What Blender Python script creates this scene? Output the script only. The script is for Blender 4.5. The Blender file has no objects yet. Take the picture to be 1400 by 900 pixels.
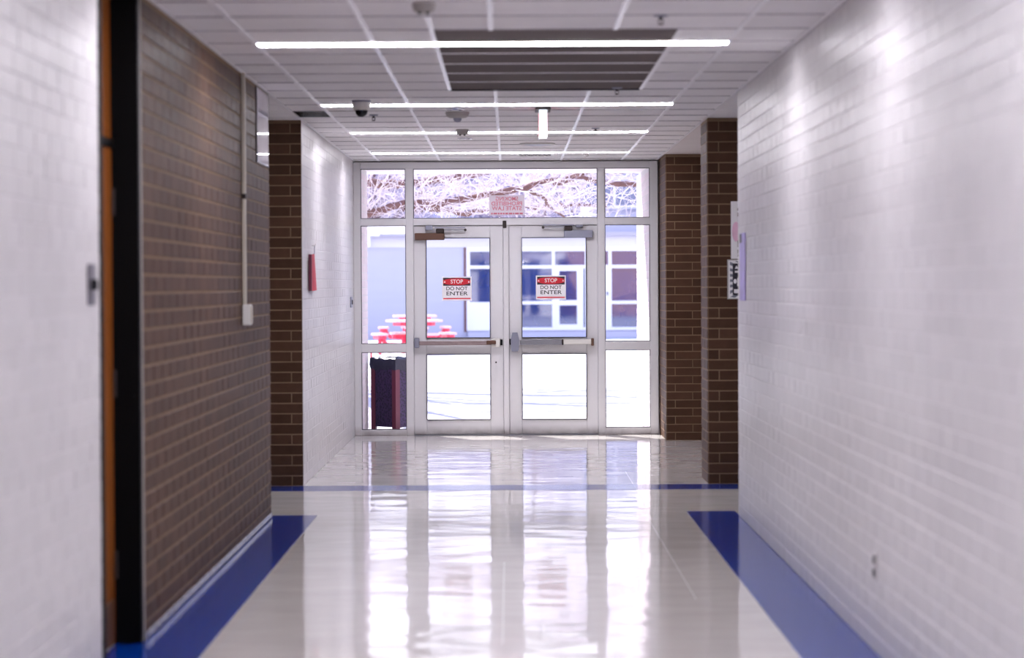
import bpy, math, random
from mathutils import Matrix, Vector, Euler

random.seed(7)
S = bpy.context.scene
COL = S.collection
F = 3305.0            # focal length in pixels of the 1400x900 frame (85 mm on a 36 mm sensor)
CZ = 1.52             # lens height
H = 2.77              # ceiling height
XL, XR = -1.57, 1.495 # corridor walls
YD = 24.4             # entrance doors

# ------------------------------------------------------------------ camera
cam = bpy.data.cameras.new('camera')
cam.sensor_width = 36.0
cam.lens = 36.0 * F / 1400.0
cam.clip_start, cam.clip_end = 0.05, 500
cam.dof.use_dof = True
cam.dof.focus_distance = 24.6
cam.dof.aperture_fstop = 2.3
camo = bpy.data.objects.new('camera', cam)
COL.objects.link(camo)
pitch, yaw, roll = 61.0 / F, -3.0 / F, -0.005
camo.matrix_world = (Matrix.Translation((0, 0, CZ)) @ Matrix.Rotation(yaw, 4, 'Z')
                     @ Matrix.Rotation(math.pi / 2 - pitch, 4, 'X') @ Matrix.Rotation(roll, 4, 'Z'))
S.camera = camo

# ------------------------------------------------------------------ sky, sun, exposure
W = bpy.data.worlds.new('sky')
S.world = W
W.use_nodes = True
wn = W.node_tree.nodes
tc = wn.new('ShaderNodeTexCoord')
sx = wn.new('ShaderNodeSeparateXYZ')
W.node_tree.links.new(tc.outputs['Generated'], sx.inputs[0])
ramp = wn.new('ShaderNodeValToRGB')                    # clear winter sky: pale at the horizon, blue overhead
e = ramp.color_ramp.elements
e[0].position, e[0].color = 0.0, (0.76, 0.76, 1.0, 1)
e[1].position, e[1].color = 1.0, (0.20, 0.32, 0.80, 1)
m_ = e.new(0.15); m_.color = (1.0, 1.0, 1.12, 1)
m_ = e.new(0.45); m_.color = (0.50, 0.58, 1.0, 1)
W.node_tree.links.new(sx.outputs['Z'], ramp.inputs[0])
W.node_tree.links.new(ramp.outputs[0], wn['Background'].inputs['Color'])
wn['Background'].inputs['Strength'].default_value = 1.3

sun = bpy.data.lights.new('sun', 'SUN')
sun.energy = 7.0
sun.angle = math.radians(0.55)
sun.color = (1.0, 0.96, 0.92)
suno = bpy.data.objects.new('sun', sun)
suno.rotation_euler = Vector((0.58, -1.0, -1.02)).to_track_quat('-Z', 'Y').to_euler()
suno.location = (-20, 60, 40)
COL.objects.link(suno)
LAMP = 24.5           # emission of the ceiling light diffusers

S.view_settings.view_transform = 'Standard'
S.view_settings.look = 'None'
S.view_settings.exposure = 1.0
S.view_settings.gamma = 1.0
S.view_settings.use_curve_mapping = False
try:
    S.cycles.use_denoising = True
    S.cycles.max_bounces = 10
    S.cycles.diffuse_bounces = 5
    S.cycles.glossy_bounces = 5
    S.cycles.transparent_max_bounces = 24
    S.cycles.caustics_reflective = False
    S.cycles.sample_clamp_indirect = 6.0
except Exception:
    pass

# ------------------------------------------------------------------ helpers
def lin(c):
    return tuple(((v / 255.0) / 12.92 if v / 255.0 <= 0.04045 else ((v / 255.0 + 0.055) / 1.055) ** 2.4) for v in c) + (1.0,)

def mat(name, rgb, rough=0.5, metal=0.0, var=0.0, nscale=6.0, bump=0.0, bscale=40.0, coat=0.0, stretch=(1, 1, 1),
        piece=0.0, emit=None, strength=0.0, alpha=None, spec=None, rvar=0.0):
    m = bpy.data.materials.new(name)
    m.use_nodes = True
    nt = m.node_tree
    N, L = nt.nodes, nt.links
    b = N['Principled BSDF']
    c = lin(rgb)
    b.inputs['Base Color'].default_value = c
    b.inputs['Roughness'].default_value = rough
    b.inputs['Metallic'].default_value = metal
    b.inputs['Coat Weight'].default_value = coat
    b.inputs['Coat Roughness'].default_value = 0.12
    if spec is not None:
        b.inputs['Specular IOR Level'].default_value = spec
    if alpha is not None:
        b.inputs['Alpha'].default_value = alpha
    geo = N.new('ShaderNodeNewGeometry')
    mp = N.new('ShaderNodeMapping')
    mp.inputs['Scale'].default_value = stretch
    L.new(geo.outputs['Position'], mp.inputs['Vector'])
    nz = N.new('ShaderNodeTexNoise')
    nz.inputs['Scale'].default_value = nscale
    nz.inputs['Detail'].default_value = 4
    L.new(mp.outputs[0], nz.inputs['Vector'])
    fac = None
    if var or piece:
        mr = N.new('ShaderNodeMapRange')
        mr.inputs['To Min'].default_value = 1 - var
        mr.inputs['To Max'].default_value = 1 + var
        mr.inputs['From Min'].default_value = 0.25
        mr.inputs['From Max'].default_value = 0.75
        L.new(nz.outputs['Fac'], mr.inputs['Value'])
        fac = mr.outputs[0]
        if piece:
            oi = N.new('ShaderNodeObjectInfo')
            ad = N.new('ShaderNodeMath'); ad.operation = 'ADD'
            L.new(oi.outputs['Random'], ad.inputs[0]); L.new(geo.outputs['Random Per Island'], ad.inputs[1])
            fr = N.new('ShaderNodeMath'); fr.operation = 'FRACT'
            L.new(ad.outputs[0], fr.inputs[0])
            m2 = N.new('ShaderNodeMapRange')
            m2.inputs['To Min'].default_value = 1 - piece
            m2.inputs['To Max'].default_value = 1 + piece
            L.new(fr.outputs[0], m2.inputs['Value'])
            mu = N.new('ShaderNodeMath'); mu.operation = 'MULTIPLY'
            L.new(fac, mu.inputs[0]); L.new(m2.outputs[0], mu.inputs[1])
            fac = mu.outputs[0]
        vm = N.new('ShaderNodeVectorMath'); vm.operation = 'SCALE'
        vm.inputs[0].default_value = c[:3]
        L.new(fac, vm.inputs['Scale'])
        L.new(vm.outputs[0], b.inputs['Base Color'])
    if rvar:
        m3 = N.new('ShaderNodeMapRange')
        m3.inputs['To Min'].default_value = max(0.01, rough - rvar)
        m3.inputs['To Max'].default_value = rough + rvar
        L.new(nz.outputs['Fac'], m3.inputs['Value'])
        L.new(m3.outputs[0], b.inputs['Roughness'])
    if bump:
        n2 = N.new('ShaderNodeTexNoise')
        n2.inputs['Scale'].default_value = bscale
        n2.inputs['Detail'].default_value = 3
        L.new(mp.outputs[0], n2.inputs['Vector'])
        bp = N.new('ShaderNodeBump')
        bp.inputs['Strength'].default_value = 1.0
        bp.inputs['Distance'].default_value = bump
        L.new(n2.outputs['Fac'], bp.inputs['Height'])
        L.new(bp.outputs[0], b.inputs['Normal'])
        if coat:
            L.new(bp.outputs[0], b.inputs['Coat Normal'])
    if emit:
        b.inputs['Emission Color'].default_value = lin(emit)
        b.inputs['Emission Strength'].default_value = strength
    return m

def glass(name, tint=(255, 255, 255), ior=1.45):
    m = bpy.data.materials.new(name)
    m.use_nodes = True
    nt = m.node_tree
    N, L = nt.nodes, nt.links
    N.remove(N['Principled BSDF'])
    tr = N.new('ShaderNodeBsdfTransparent'); tr.inputs[0].default_value = lin(tint)
    gl = N.new('ShaderNodeBsdfGlossy'); gl.inputs['Roughness'].default_value = 0.02
    fr = N.new('ShaderNodeFresnel'); fr.inputs['IOR'].default_value = ior
    mx = N.new('ShaderNodeMixShader')
    L.new(fr.outputs[0], mx.inputs[0]); L.new(tr.outputs[0], mx.inputs[1]); L.new(gl.outputs[0], mx.inputs[2])
    L.new(mx.outputs[0], N['Material Output'].inputs['Surface'])
    return m

ORG = {}
def tag(o, label=None, cat=None, group=None, kind=None):
    if label: o['label'] = label
    if cat: o['category'] = cat
    if group: o['group'] = group
    if kind: o['kind'] = kind
    return o

def empty(name, loc, parent=None):
    o = bpy.data.objects.new(name, None)
    o.empty_display_size = 0.1
    COL.objects.link(o)
    po = ORG[parent.name] if parent else Vector((0, 0, 0))
    o.location = Vector(loc) - po
    if parent: o.parent = parent
    ORG[o.name] = Vector(loc)
    return o

class MB:
    """collects shapes, then links them as one mesh object"""
    def __init__(s):
        s.v, s.f = [], []
    def add(s, vs, fs):
        k = len(s.v)
        s.v += [Vector(p) for p in vs]
        s.f += [tuple(i + k for i in f) for f in fs]
        return s
    def box(s, x0, x1, y0, y1, z0, z1, bev=0.0):
        if x0 > x1: x0, x1 = x1, x0
        if y0 > y1: y0, y1 = y1, y0
        if z0 > z1: z0, z1 = z1, z0
        b = min(bev, (x1 - x0) * .45, (y1 - y0) * .45, (z1 - z0) * .45)
        if b <= 0:
            vs = [(x, y, z) for z in (z0, z1) for y in (y0, y1) for x in (x0, x1)]
            return s.add(vs, [(0, 2, 3, 1), (4, 5, 7, 6), (0, 1, 5, 4), (2, 6, 7, 3), (0, 4, 6, 2), (1, 3, 7, 5)])
        # chamfered box: 24 verts
        vs, idx = [], {}
        lo, hi = (x0, y0, z0), (x1, y1, z1)
        for sx in (0, 1):
            for sy in (0, 1):
                for sz in (0, 1):
                    sg = (sx, sy, sz)
                    for a in range(3):
                        p = []
                        for k in range(3):
                            e = hi[k] if sg[k] else lo[k]
                            if k != a: e += -b if sg[k] else b
                            p.append(e)
                        idx[(sg, a)] = len(vs)
                        vs.append(p)
        fs = []
        for a in range(3):
            o1, o2 = [k for k in range(3) if k != a]
            for sd in (0, 1):
                q = []
                for (u, w) in ((0, 0), (1, 0), (1, 1), (0, 1)):
                    g = [0, 0, 0]; g[a] = sd; g[o1] = u; g[o2] = w
                    q.append(idx[(tuple(g), a)])
                fs.append(tuple(q))
        for a in range(3):           # edges along axis a
            o1, o2 = [k for k in range(3) if k != a]
            for u in (0, 1):
                for w in (0, 1):
                    g0 = [0, 0, 0]; g0[o1] = u; g0[o2] = w
                    g1 = list(g0); g1[a] = 1
                    g0, g1 = tuple(g0), tuple(g1)
                    fs.append((idx[(g0, o1)], idx[(g1, o1)], idx[(g1, o2)], idx[(g0, o2)]))
        for sx in (0, 1):
            for sy in (0, 1):
                for sz in (0, 1):
                    g = (sx, sy, sz)
                    fs.append((idx[(g, 0)], idx[(g, 1)], idx[(g, 2)]))
        return s.add(vs, fs)
    def tube(s, pts, rad, n=8, cap=True):
        pts = [Vector(p) for p in pts]
        if not hasattr(rad, '__len__'): rad = [rad] * len(pts)
        k0 = len(s.v)
        ref = Vector((0, 0, 1))
        for i, p in enumerate(pts):
            d = (pts[min(i + 1, len(pts) - 1)] - pts[max(i - 1, 0)]).normalized()
            r = ref if abs(d.dot(ref)) < 0.95 else Vector((0, 1, 0))
            a = d.cross(r).normalized(); b = d.cross(a).normalized()
            for j in range(n):
                t = 2 * math.pi * j / n
                s.v.append(p + a * (math.cos(t) * rad[i]) + b * (math.sin(t) * rad[i]))
        for i in range(len(pts) - 1):
            for j in range(n):
                q = k0 + i * n
                s.f.append((q + j, q + (j + 1) % n, q + n + (j + 1) % n, q + n + j))
        if cap:
            s.f.append(tuple(k0 + j for j in range(n)))
            s.f.append(tuple(k0 + (len(pts) - 1) * n + j for j in range(n)))
        return s
    def lathe(s, cx, cy, prof, n=24):
        """prof: (radius, z) pairs, from one end to the other"""
        k0 = len(s.v)
        for (r, z) in prof:
            for j in range(n):
                t = 2 * math.pi * j / n
                s.v.append(Vector((cx + r * math.cos(t), cy + r * math.sin(t), z)))
        for i in range(len(prof) - 1):
            for j in range(n):
                q = k0 + i * n
                s.f.append((q + j, q + (j + 1) % n, q + n + (j + 1) % n, q + n + j))
        s.f.append(tuple(k0 + j for j in range(n)))
        s.f.append(tuple(k0 + (len(prof) - 1) * n + j for j in range(n)))
        return s
    def prism(s, poly, y0, y1):
        """polygon of (x, z) pushed from y0 to y1"""
        n = len(poly)
        vs = [(x, y0, z) for x, z in poly] + [(x, y1, z) for x, z in poly]
        fs = [tuple(range(n)), tuple(range(n, 2 * n))] + [(i, (i + 1) % n, n + (i + 1) % n, n + i) for i in range(n)]
        return s.add(vs, fs)
    def build(s, name, m, parent=None, org=None, smooth=False, fix=True):
        if org is None:
            org = ORG[parent.name] if parent else Vector((0, 0, 0))
        org = Vector(org)
        me = bpy.data.meshes.new(name)
        me.from_pydata([tuple(p - org) for p in s.v], [], s.f)
        if fix:
            import bmesh
            bm = bmesh.new(); bm.from_mesh(me)
            bmesh.ops.recalc_face_normals(bm, faces=bm.faces)
            bm.to_mesh(me); bm.free()
        if smooth:
            for p in me.polygons: p.use_smooth = True
            try: me.set_sharp_from_angle(angle=math.radians(40))
            except Exception: pass
        me.materials.append(m)
        o = bpy.data.objects.new(name, me)
        COL.objects.link(o)
        if parent:
            o.parent = parent
            o.location = org - ORG[parent.name]
        else:
            o.location = org
        ORG[o.name] = org
        return o

def at(px, py, D):
    """point of the place at distance D that stands at this pixel of the 1400x900 frame (roll left out)"""
    return Vector(((px - 697) * D / F, D, CZ + (389 - py) * D / F))

def text(name, body, m, parent, loc, size, width=None, mirror=False, up=(0, 0), wall='front'):
    c = bpy.data.curves.new(name, 'FONT')
    c.body = body
    c.size = size
    c.align_x, c.align_y = 'CENTER', 'CENTER'
    c.extrude = 0.0006
    c.offset = size * 0.012
    c.materials.append(m)
    o = bpy.data.objects.new(name, c)
    COL.objects.link(o)
    o.parent = parent
    o.location = Vector(loc) - ORG[parent.name]
    o.rotation_euler = (math.pi / 2, 0, 0)
    bpy.context.view_layer.update()
    me = bpy.data.meshes.new_from_object(o)
    me.name = name
    k = width / max(o.dimensions.x, 1e-4) if width else 1.0
    bpy.data.objects.remove(o)
    me.transform(Matrix.Rotation(math.pi / 2, 4, 'X') @ Matrix.Diagonal((-k if mirror else k, 1, 1, 1)))
    o = bpy.data.objects.new(name, me)
    COL.objects.link(o)
    o.parent = parent
    o.location = Vector(loc) - ORG[parent.name]
    return o

# ------------------------------------------------------------------ materials
M = {}
M['white_brick'] = mat('glazed white brick', (202, 199, 200), 0.35, var=0.03, piece=0.03, spec=0.20, bump=0.0004, bscale=22)
M['white_mortar'] = mat('painted white mortar', (210, 207, 209), 0.6, var=0.03, spec=0.3)
M['brown_brick'] = mat('glazed brown brick', (80, 58, 46), 0.48, var=0.10, piece=0.16, nscale=14, spec=0.05, bump=0.0008, bscale=26)
M['brown_mortar'] = mat('tan mortar', (132, 110, 90), 0.85, var=0.1, spec=0.15)
M['tile'] = mat('ceiling tile', (240, 238, 240), 0.85, spec=0.2, var=0.03, piece=0.02, bump=0.0012, bscale=160)
M['tbar'] = mat('white ceiling grid', (245, 244, 248), 0.3)
M['cross_tee'] = mat('shade grey ceiling tee', (168, 164, 170), 0.5)  # darker than the runners: shade on the tees is put into this grey
M['detector'] = mat('aged detector plastic', (158, 153, 150), 0.5)  # darker grey than the ceiling tiles
M['dark_tile'] = mat('dark grey ceiling panel', (108, 98, 96), 0.8, var=0.08, nscale=3, spec=0.1)
M['frame'] = mat('off white painted aluminium', (214, 213, 217), 0.38, var=0.05, nscale=5)
M['gasket'] = mat('dark glazing gasket', (66, 62, 70), 0.6)
M['steel'] = mat('brushed steel', (150, 150, 158), 0.35, 0.9, var=0.05)
M['grey_metal'] = mat('grey painted metal', (140, 142, 160), 0.4, 0.3)
M['bronze'] = mat('brown painted metal', (92, 60, 44), 0.45, var=0.08)
M['dark_metal'] = mat('dark metal', (48, 38, 36), 0.5, 0.3)
M['black'] = mat('black painted steel', (3, 3, 5), 0.6, spec=0.1)
M['black_plastic'] = mat('black plastic', (14, 14, 20), 0.25)
M['orange_wood'] = mat('orange stained wood', (124, 66, 14), 0.6, spec=.2, var=0.14, nscale=7, stretch=(1, 6, .5))
M['white_plastic'] = mat('white plastic', (222, 220, 216), 0.4)
M['grey_plastic'] = mat('pale grey plastic', (186, 182, 180), 0.45)
M['cream_plastic'] = mat('cream painted raceway', (200, 192, 178), 0.5)
M['chrome'] = mat('chrome', (205, 205, 215), 0.12, 1.0)
M['lamp'] = mat('lit light diffuser', (250, 250, 255), 0.5, emit=(246, 242, 251), strength=LAMP)
M['red_lit'] = mat('red lit exit face', (220, 40, 40), 0.5, emit=(255, 40, 40), strength=0.05)
M['glass'] = glass('clear pane', ior=1.16)
M['red'] = mat('red sign paint', (206, 20, 44), 0.45)
M['ink'] = mat('black sign ink', (26, 24, 40), 0.5)
M['sign_white'] = mat('white sign board', (240, 238, 242), 0.45)
M['red_board'] = mat('red paper', (190, 24, 56), 0.5, var=0.08)
M['maroon'] = mat('maroon painted metal', (106, 34, 62), 0.45, var=0.08)
M['blue_floor'] = mat('blue vinyl tile', (0, 52, 142), 0.12, spec=0.12, var=0.07, nscale=5, bump=0.0006, bscale=5, coat=0.0)

def floor_material():
    m = mat('waxed cream vinyl tile', (212, 208, 206), 0.09, var=0.04, nscale=2.5)
    nt = m.node_tree
    N, L = nt.nodes, nt.links
    b = N['Principled BSDF']
    geo = N.new('ShaderNodeNewGeometry')
    # each 12-inch tile lies at a slightly different slope, under a wavy coat of wax
    n1 = N.new('ShaderNodeTexNoise'); n1.inputs['Scale'].default_value = 1.0; n1.inputs['Detail'].default_value = 1
    mp = N.new('ShaderNodeMapping'); mp.inputs['Scale'].default_value = (2.4, 3.2, 1)
    L.new(geo.outputs['Position'], mp.inputs['Vector']); L.new(mp.outputs[0], n1.inputs['Vector'])
    n2 = N.new('ShaderNodeTexNoise'); n2.inputs['Scale'].default_value = 7; n2.inputs['Detail'].default_value = 1
    L.new(geo.outputs['Position'], n2.inputs['Vector'])
    a = N.new('ShaderNodeMath'); a.operation = 'MULTIPLY_ADD'; a.inputs[1].default_value = 0.025
    L.new(n2.outputs['Fac'], a.inputs[0]); L.new(n1.outputs['Fac'], a.inputs[2])
    bp = N.new('ShaderNodeBump'); bp.inputs['Strength'].default_value = 1.0; bp.inputs['Distance'].default_value = 0.0034
    L.new(a.outputs[0], bp.inputs['Height']); L.new(bp.outputs[0], b.inputs['Normal'])
    mr = N.new('ShaderNodeMapRange')
    mr.inputs['To Min'].default_value = 0.03; mr.inputs['To Max'].default_value = 0.10
    L.new(n2.outputs['Fac'], mr.inputs['Value']); L.new(mr.outputs[0], b.inputs['Roughness'])
    return m
M['floor'] = floor_material()

def grime_material():
    """painted aluminium with brown dirt along the foot of the doors"""
    m = mat('painted aluminium with floor grime', (205, 200, 199), 0.38)
    nt = m.node_tree
    N, L = nt.nodes, nt.links
    b = N['Principled BSDF']
    geo = N.new('ShaderNodeNewGeometry')
    sp = N.new('ShaderNodeSeparateXYZ'); L.new(geo.outputs['Position'], sp.inputs[0])
    nz = N.new('ShaderNodeTexNoise'); nz.inputs['Scale'].default_value = 9; nz.inputs['Detail'].default_value = 5
    L.new(geo.outputs['Position'], nz.inputs['Vector'])
    mr = N.new('ShaderNodeMapRange')
    mr.inputs['From Min'].default_value = 0.10; mr.inputs['From Max'].default_value = 0.0
    L.new(sp.outputs['Z'], mr.inputs['Value'])
    mu = N.new('ShaderNodeMath'); mu.operation = 'MULTIPLY'
    L.new(mr.outputs[0], mu.inputs[0]); L.new(nz.outputs['Fac'], mu.inputs[1])
    mix = N.new('ShaderNodeMix'); mix.data_type = 'RGBA'
    mix.inputs['A'].default_value = lin((214, 213, 217)); mix.inputs['B'].default_value = lin((86, 64, 58))
    L.new(mu.outputs[0], mix.inputs['Factor']); L.new(mix.outputs['Result'], b.inputs['Base Color'])
    return m
M['frame_foot'] = grime_material()

# ------------------------------------------------------------------ brickwork
BL, BH, JT = 0.254, 0.0785, 0.010
_brick_mesh = {}
def brick_verts(L, out=0.006, ch=0.0035, h=BH - JT):
    h = BH - (0.006 if out < .003 else 0.010)
    a, c = L / 2, h / 2
    vs = [(-a, 0, -c), (a, 0, -c), (a, 0, c), (-a, 0, c),
          (-a, out - ch, -c), (a, out - ch, -c), (a, out - ch, c), (-a, out - ch, c),
          (-a + ch, out, -c + ch), (a - ch, out, -c + ch), (a - ch, out, c - ch), (-a + ch, out, c - ch)]
    fs = [(8, 11, 10, 9)]
    for i in range(4):
        j = (i + 1) % 4
        fs.append((4 + i, 8 + i, 8 + j, 4 + j)); fs.append((i, 4 + i, 4 + j, j))
    return vs, fs

def brick_mesh(L, m):
    white = m.name == 'glazed white brick'
    if white: L += .006
    else: L += .002
    k = (round(L, 3), m.name)
    if k not in _brick_mesh:
        vs, fs = brick_verts(L, 0.0022, 0.0015) if white else brick_verts(L, 0.0036, 0.0026)
        me = bpy.data.meshes.new('brick')
        me.from_pydata(vs, [], fs)
        import bmesh
        bm = bmesh.new(); bm.from_mesh(me); bmesh.ops.recalc_face_normals(bm, faces=bm.faces)
        # open at the back: make sure the front looks along +Y
        bm.faces.ensure_lookup_table()
        if bm.faces[0].normal.y < 0:
            bmesh.ops.reverse_faces(bm, faces=bm.faces)
        bm.to_mesh(me); bm.free()
        me.materials.append(m)
        _brick_mesh[k] = me
    return _brick_mesh[k]

def lay_bricks(wall, axis, c, nrm, u0, u1, m, corner, limit=300, zmax=H, tilt=0.24, z0=0.0):
    """bricks on the face at axis=c; corner = end of the run where the bond starts (u0 or u1)"""
    rz = {('x', 1): -math.pi / 2, ('x', -1): math.pi / 2, ('y', -1): math.pi, ('y', 1): 0.0}[(axis, nrm)]
    bricks = []
    n = int(math.ceil((zmax - z0) / BH))
    sgn = 1 if corner == u0 else -1
    span = abs(u1 - u0)
    for r in range(n):
        zc = z0 + (r + 0.5) * BH
        if zc + BH / 2 > zmax + 0.012: continue
        s = 0.0
        first = BL if r % 2 else 0.085
        while s < span - 0.02:
            e = min(s + first, span)
            first = BL
            if e - s > 0.03:
                mid = corner + sgn * (s + e) / 2
                bricks.append((mid, zc, round(e - s - JT + (.004 if axis == 'x' and m.name == 'glazed brown brick' else 0), 3)))
            s = e
    def size(bk):
        u, z, L = bk
        X, Y = (c, u) if axis == 'x' else (u, c)
        if Y < 1: return -1
        px, py = 697 + X * F / Y, 389 + (CZ - z) * F / Y
        inside = -15 < px < 1415 and -15 < py < 915
        return (1000 if inside else 0) + L * (abs(X) / Y if axis == 'x' else 1.0) * F / Y
    bricks.sort(key=size, reverse=True)
    rest = MB()
    for i, (u, z, L) in enumerate(bricks):
        pos = Vector((c, u, z)) if axis == 'x' else Vector((u, c, z))
        eu = Euler((math.radians(random.gauss(0, tilt * .6)), 0, rz + math.radians(random.gauss(0, tilt))), 'XYZ')
        if i < limit:
            o = bpy.data.objects.new('brick', brick_mesh(L, m))
            COL.objects.link(o)
            o.parent = wall
            o.location = pos - ORG[wall.name]
            o.rotation_euler = eu
        else:
            me = brick_mesh(L, m)
            R = eu.to_matrix()
            rest.add([R @ v.co + pos for v in me.vertices], [tuple(p.vertices) for p in me.polygons])
    if rest.v:
        o = rest.build('brickwork', m, wall, fix=False)
        o['kind'] = 'stuff'

def struct(name, mb, m, label, cat, org=None):
    o = mb.build(name, m, None, org)
    return tag(o, label, cat, kind='structure')

WM, BM = M['white_mortar'], M['brown_mortar']
WB, BB = M['white_brick'], M['brown_brick']

# ------------------------------------------------------------------ floor
fl = struct('floor', MB().box(-5, 5, -4, YD + 0.02, -0.12, 0), M['floor'], 'glossy waxed cream vinyl floor of the school corridor', 'floor')
bl = [(-1.68, -1.277, -4, 15.95), (1.173, 1.495, -4, 16.10), (-5, 5, 17.84, 18.28)]
for k, (x0, x1, y0, y1) in enumerate(bl):
    b = MB().box(x0, x1, y0, y1, -0.001, 0.0008).build('blue_band', M['blue_floor'], fl)
    b['label'] = ('blue tile border along the brown and white brick wall', 'blue tile border along the long white brick wall', 'thin blue tile stripe crossing the floor')[k]

seam = mat('waxed tile seam', (226, 224, 228), .25)
for (x, y0, y1) in ((.89, 11.6, 15.5), (-.037, 10.2, 13.2), (.93, 17.0, 19.6)):
    MB().box(x - .002, x + .002, y0, y1, -.001, .0006).build('tile_seam', seam, fl)

# ------------------------------------------------------------------ ceiling
ce = struct('ceiling', MB().box(-5, 5, -4, YD + .1, H + 0.03, H + 0.2), M['white_plastic'],
            'suspended ceiling of pale acoustic tiles in a white grid', 'ceiling', (0, 0, H))
COLS = [-1.306 + 0.61 * k for k in range(5)]
ROW0 = 12.48
rows = [ROW0 + 0.61 * k for k in range(-14, 21)]
DARK = (-0.375, 0.845, ROW0 - 0.61, ROW0 + 5 * 0.61)
VENT_B = (-1.57, -1.306, ROW0 + 8 * .61, ROW0 + 9 * .61)
_tile_mesh = {}
def tile(x0, x1, y0, y1, m=None, name='tile', parent=ce, near=True):
    m = m or M['tile']
    w, d = round(x1 - x0 - 0.008, 3), round(y1 - y0 - 0.016, 3)
    if w < 0.03 or d < 0.03: return
    k = (w, d, m.name)
    if k not in _tile_mesh:
        t = MB().box(-w / 2, w / 2, -d / 2, d / 2, 0, 0.016, 0.004)
        o = t.build('tmp', m, None, (0, 0, 0))
        _tile_mesh[k] = o.data
        o.data.name = name
        bpy.data.objects.remove(o)
    o = bpy.data.objects.new(name, _tile_mesh[k])
    COL.objects.link(o)
    o.parent = parent
    o.location = ((x0 + x1) / 2, (y0 + y1) / 2, random.uniform(0, 0.0015))
    o.rotation_euler = (random.gauss(0, .0012), random.gauss(0, .0012), 0)

xe_main = [XL] + COLS + [XR]
behind = MB()
for i in range(len(rows) - 1):
    y0, y1 = rows[i], min(rows[i + 1], YD - 0.01)
    if y0 > YD - 0.05: break
    segs = list(zip(xe_main[:-1], xe_main[1:]))
    if 15.5 < y0 < 18.2:       # the side corridor's ceiling runs on
        segs += [(-1.916, XL), (-2.526, -1.916), (-3.136, -2.526), (XR, 1.744), (1.744, 2.354), (2.354, 2.964)]
    for (x0, x1) in segs:
        if y0 + .1 > DARK[2] and y1 - .1 < DARK[3] and x1 > DARK[0] and x0 < DARK[1]:
            if x0 < DARK[0]: tile(x0, DARK[0], y0, y1)
            if x1 > DARK[1]: tile(DARK[1], x1, y0, y1)
            continue
        if abs(x0 - VENT_B[0]) < .01 and abs(y0 - VENT_B[2]) < .1: continue
        if y0 < 7.5:
            behind.box(x0 + .004, x1 - .004, y0 + .004, y1 - .004, H, H + 0.016)
        else:
            tile(x0, x1, y0, y1)
behind.box(XL + .004, XR - .004, -4, rows[0] - .004, H, H + .016)
t = behind.build('tiles_overhead', M['tile'], ce); t['kind'] = 'stuff'
for k in range(6):
    tile(DARK[0], DARK[1], DARK[2] + .61 * k, DARK[2] + .61 * (k + 1), M['dark_tile'], 'dark_panel')

def runner(x, y0, y1):
    MB().box(x - 0.012, x + 0.012, y0, y1, H - 0.0055, H + 0.02, 0.001).build('main_runner', M['tbar'], ce)
for x in COLS:
    if DARK[0] < x < DARK[1]:
        runner(x, -4, DARK[2]); runner(x, DARK[3], YD)
    else:
        runner(x, -4, YD)
runner(DARK[0] - .002, DARK[2] - .6, DARK[3]); runner(DARK[1] + .002, DARK[2], DARK[3])
for y in rows:
    if y > YD - .1: continue
    if DARK[2] < y < DARK[3] - .1:
        MB().box(XL, DARK[0], y - 0.007, y + 0.007, H - 0.0025, H + 0.02).build('cross_tee', M['cross_tee'], ce)
        MB().box(DARK[0], DARK[1], y - 0.007, y + 0.007, H - 0.003, H + 0.02).build('cross_tee', M['tbar'], ce)
        MB().box(DARK[1], XR, y - 0.007, y + 0.007, H - 0.0025, H + 0.02).build('cross_tee', M['cross_tee'], ce)
    else:
        MB().box(XL, XR, y - 0.007, y + 0.007, H - 0.0025, H + 0.02).build('cross_tee', M['cross_tee'], ce)
MB().box(DARK[0], DARK[1], DARK[3] - .012, DARK[3] + .006, H - .008, H + .02).build('panel_trim', M['gasket'], ce)
for (x0, x1, y0, y1) in ((XL, XL + .022, 10.3, 24.4), (XL, XL + .022, -4, 9.3), (XR - .022, XR, -4, 15.8), (1.478, 1.5, 15.8, 24.4)):
    MB().box(x0, x1, y0, y1, H - .003, H + .02).build('wall_angle', M['tbar'], ce)

# ------------------------------------------------------------------ left side walls
w = struct('wall_left', MB().box(-1.9, XL, -4, 9.29, 0, H + .1), WM, 'white glazed brick wall before the dark doorway', 'wall', (XL, 5, 0))
lay_bricks(w, 'x', XL, 1, 5.0, 9.285, WB, 9.285)
w = struct('wall_left.001', MB().box(-1.9, XL, 10.305, 15.8, 0, H + .1).box(-5, -1.9, 15.5, 15.8, 0, H + .1), BM,
           'brown glazed brick wall with a raceway and a glossy panel', 'wall', (XL, 13, 0))
lay_bricks(w, 'x', XL, 1, 10.31, 15.8, BB, 15.8)
w = struct('wall_left.002', MB().box(-1.87, XL, 18.302, YD + .1, 0, H + .1), WM, 'white glazed brick wall running up to the glass doors', 'wall', (XL, 21, 0))
lay_bricks(w, 'x', XL, 1, 18.3, YD - .01, WB, 18.3, limit=300)
w = struct('wall_left.003', MB().box(-5, -1.87, 18.3, 18.6, 0, H + .1).box(-1.87, XL - .001, 18.296, 18.301, 0, H), BM,
           'brown brick wall end facing the viewer beside the white wall', 'wall', (XL, 18.3, 0))
lay_bricks(w, 'y', 18.296, -1, -3.1, XL + .001, BB, XL + .001)
struct('wall_left.004', MB().box(-5.2, -5, 15.5, 18.6, 0, H + .1), BM, 'end wall of the side passage opposite the posters', 'wall', (-5, 17, 0))

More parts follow.
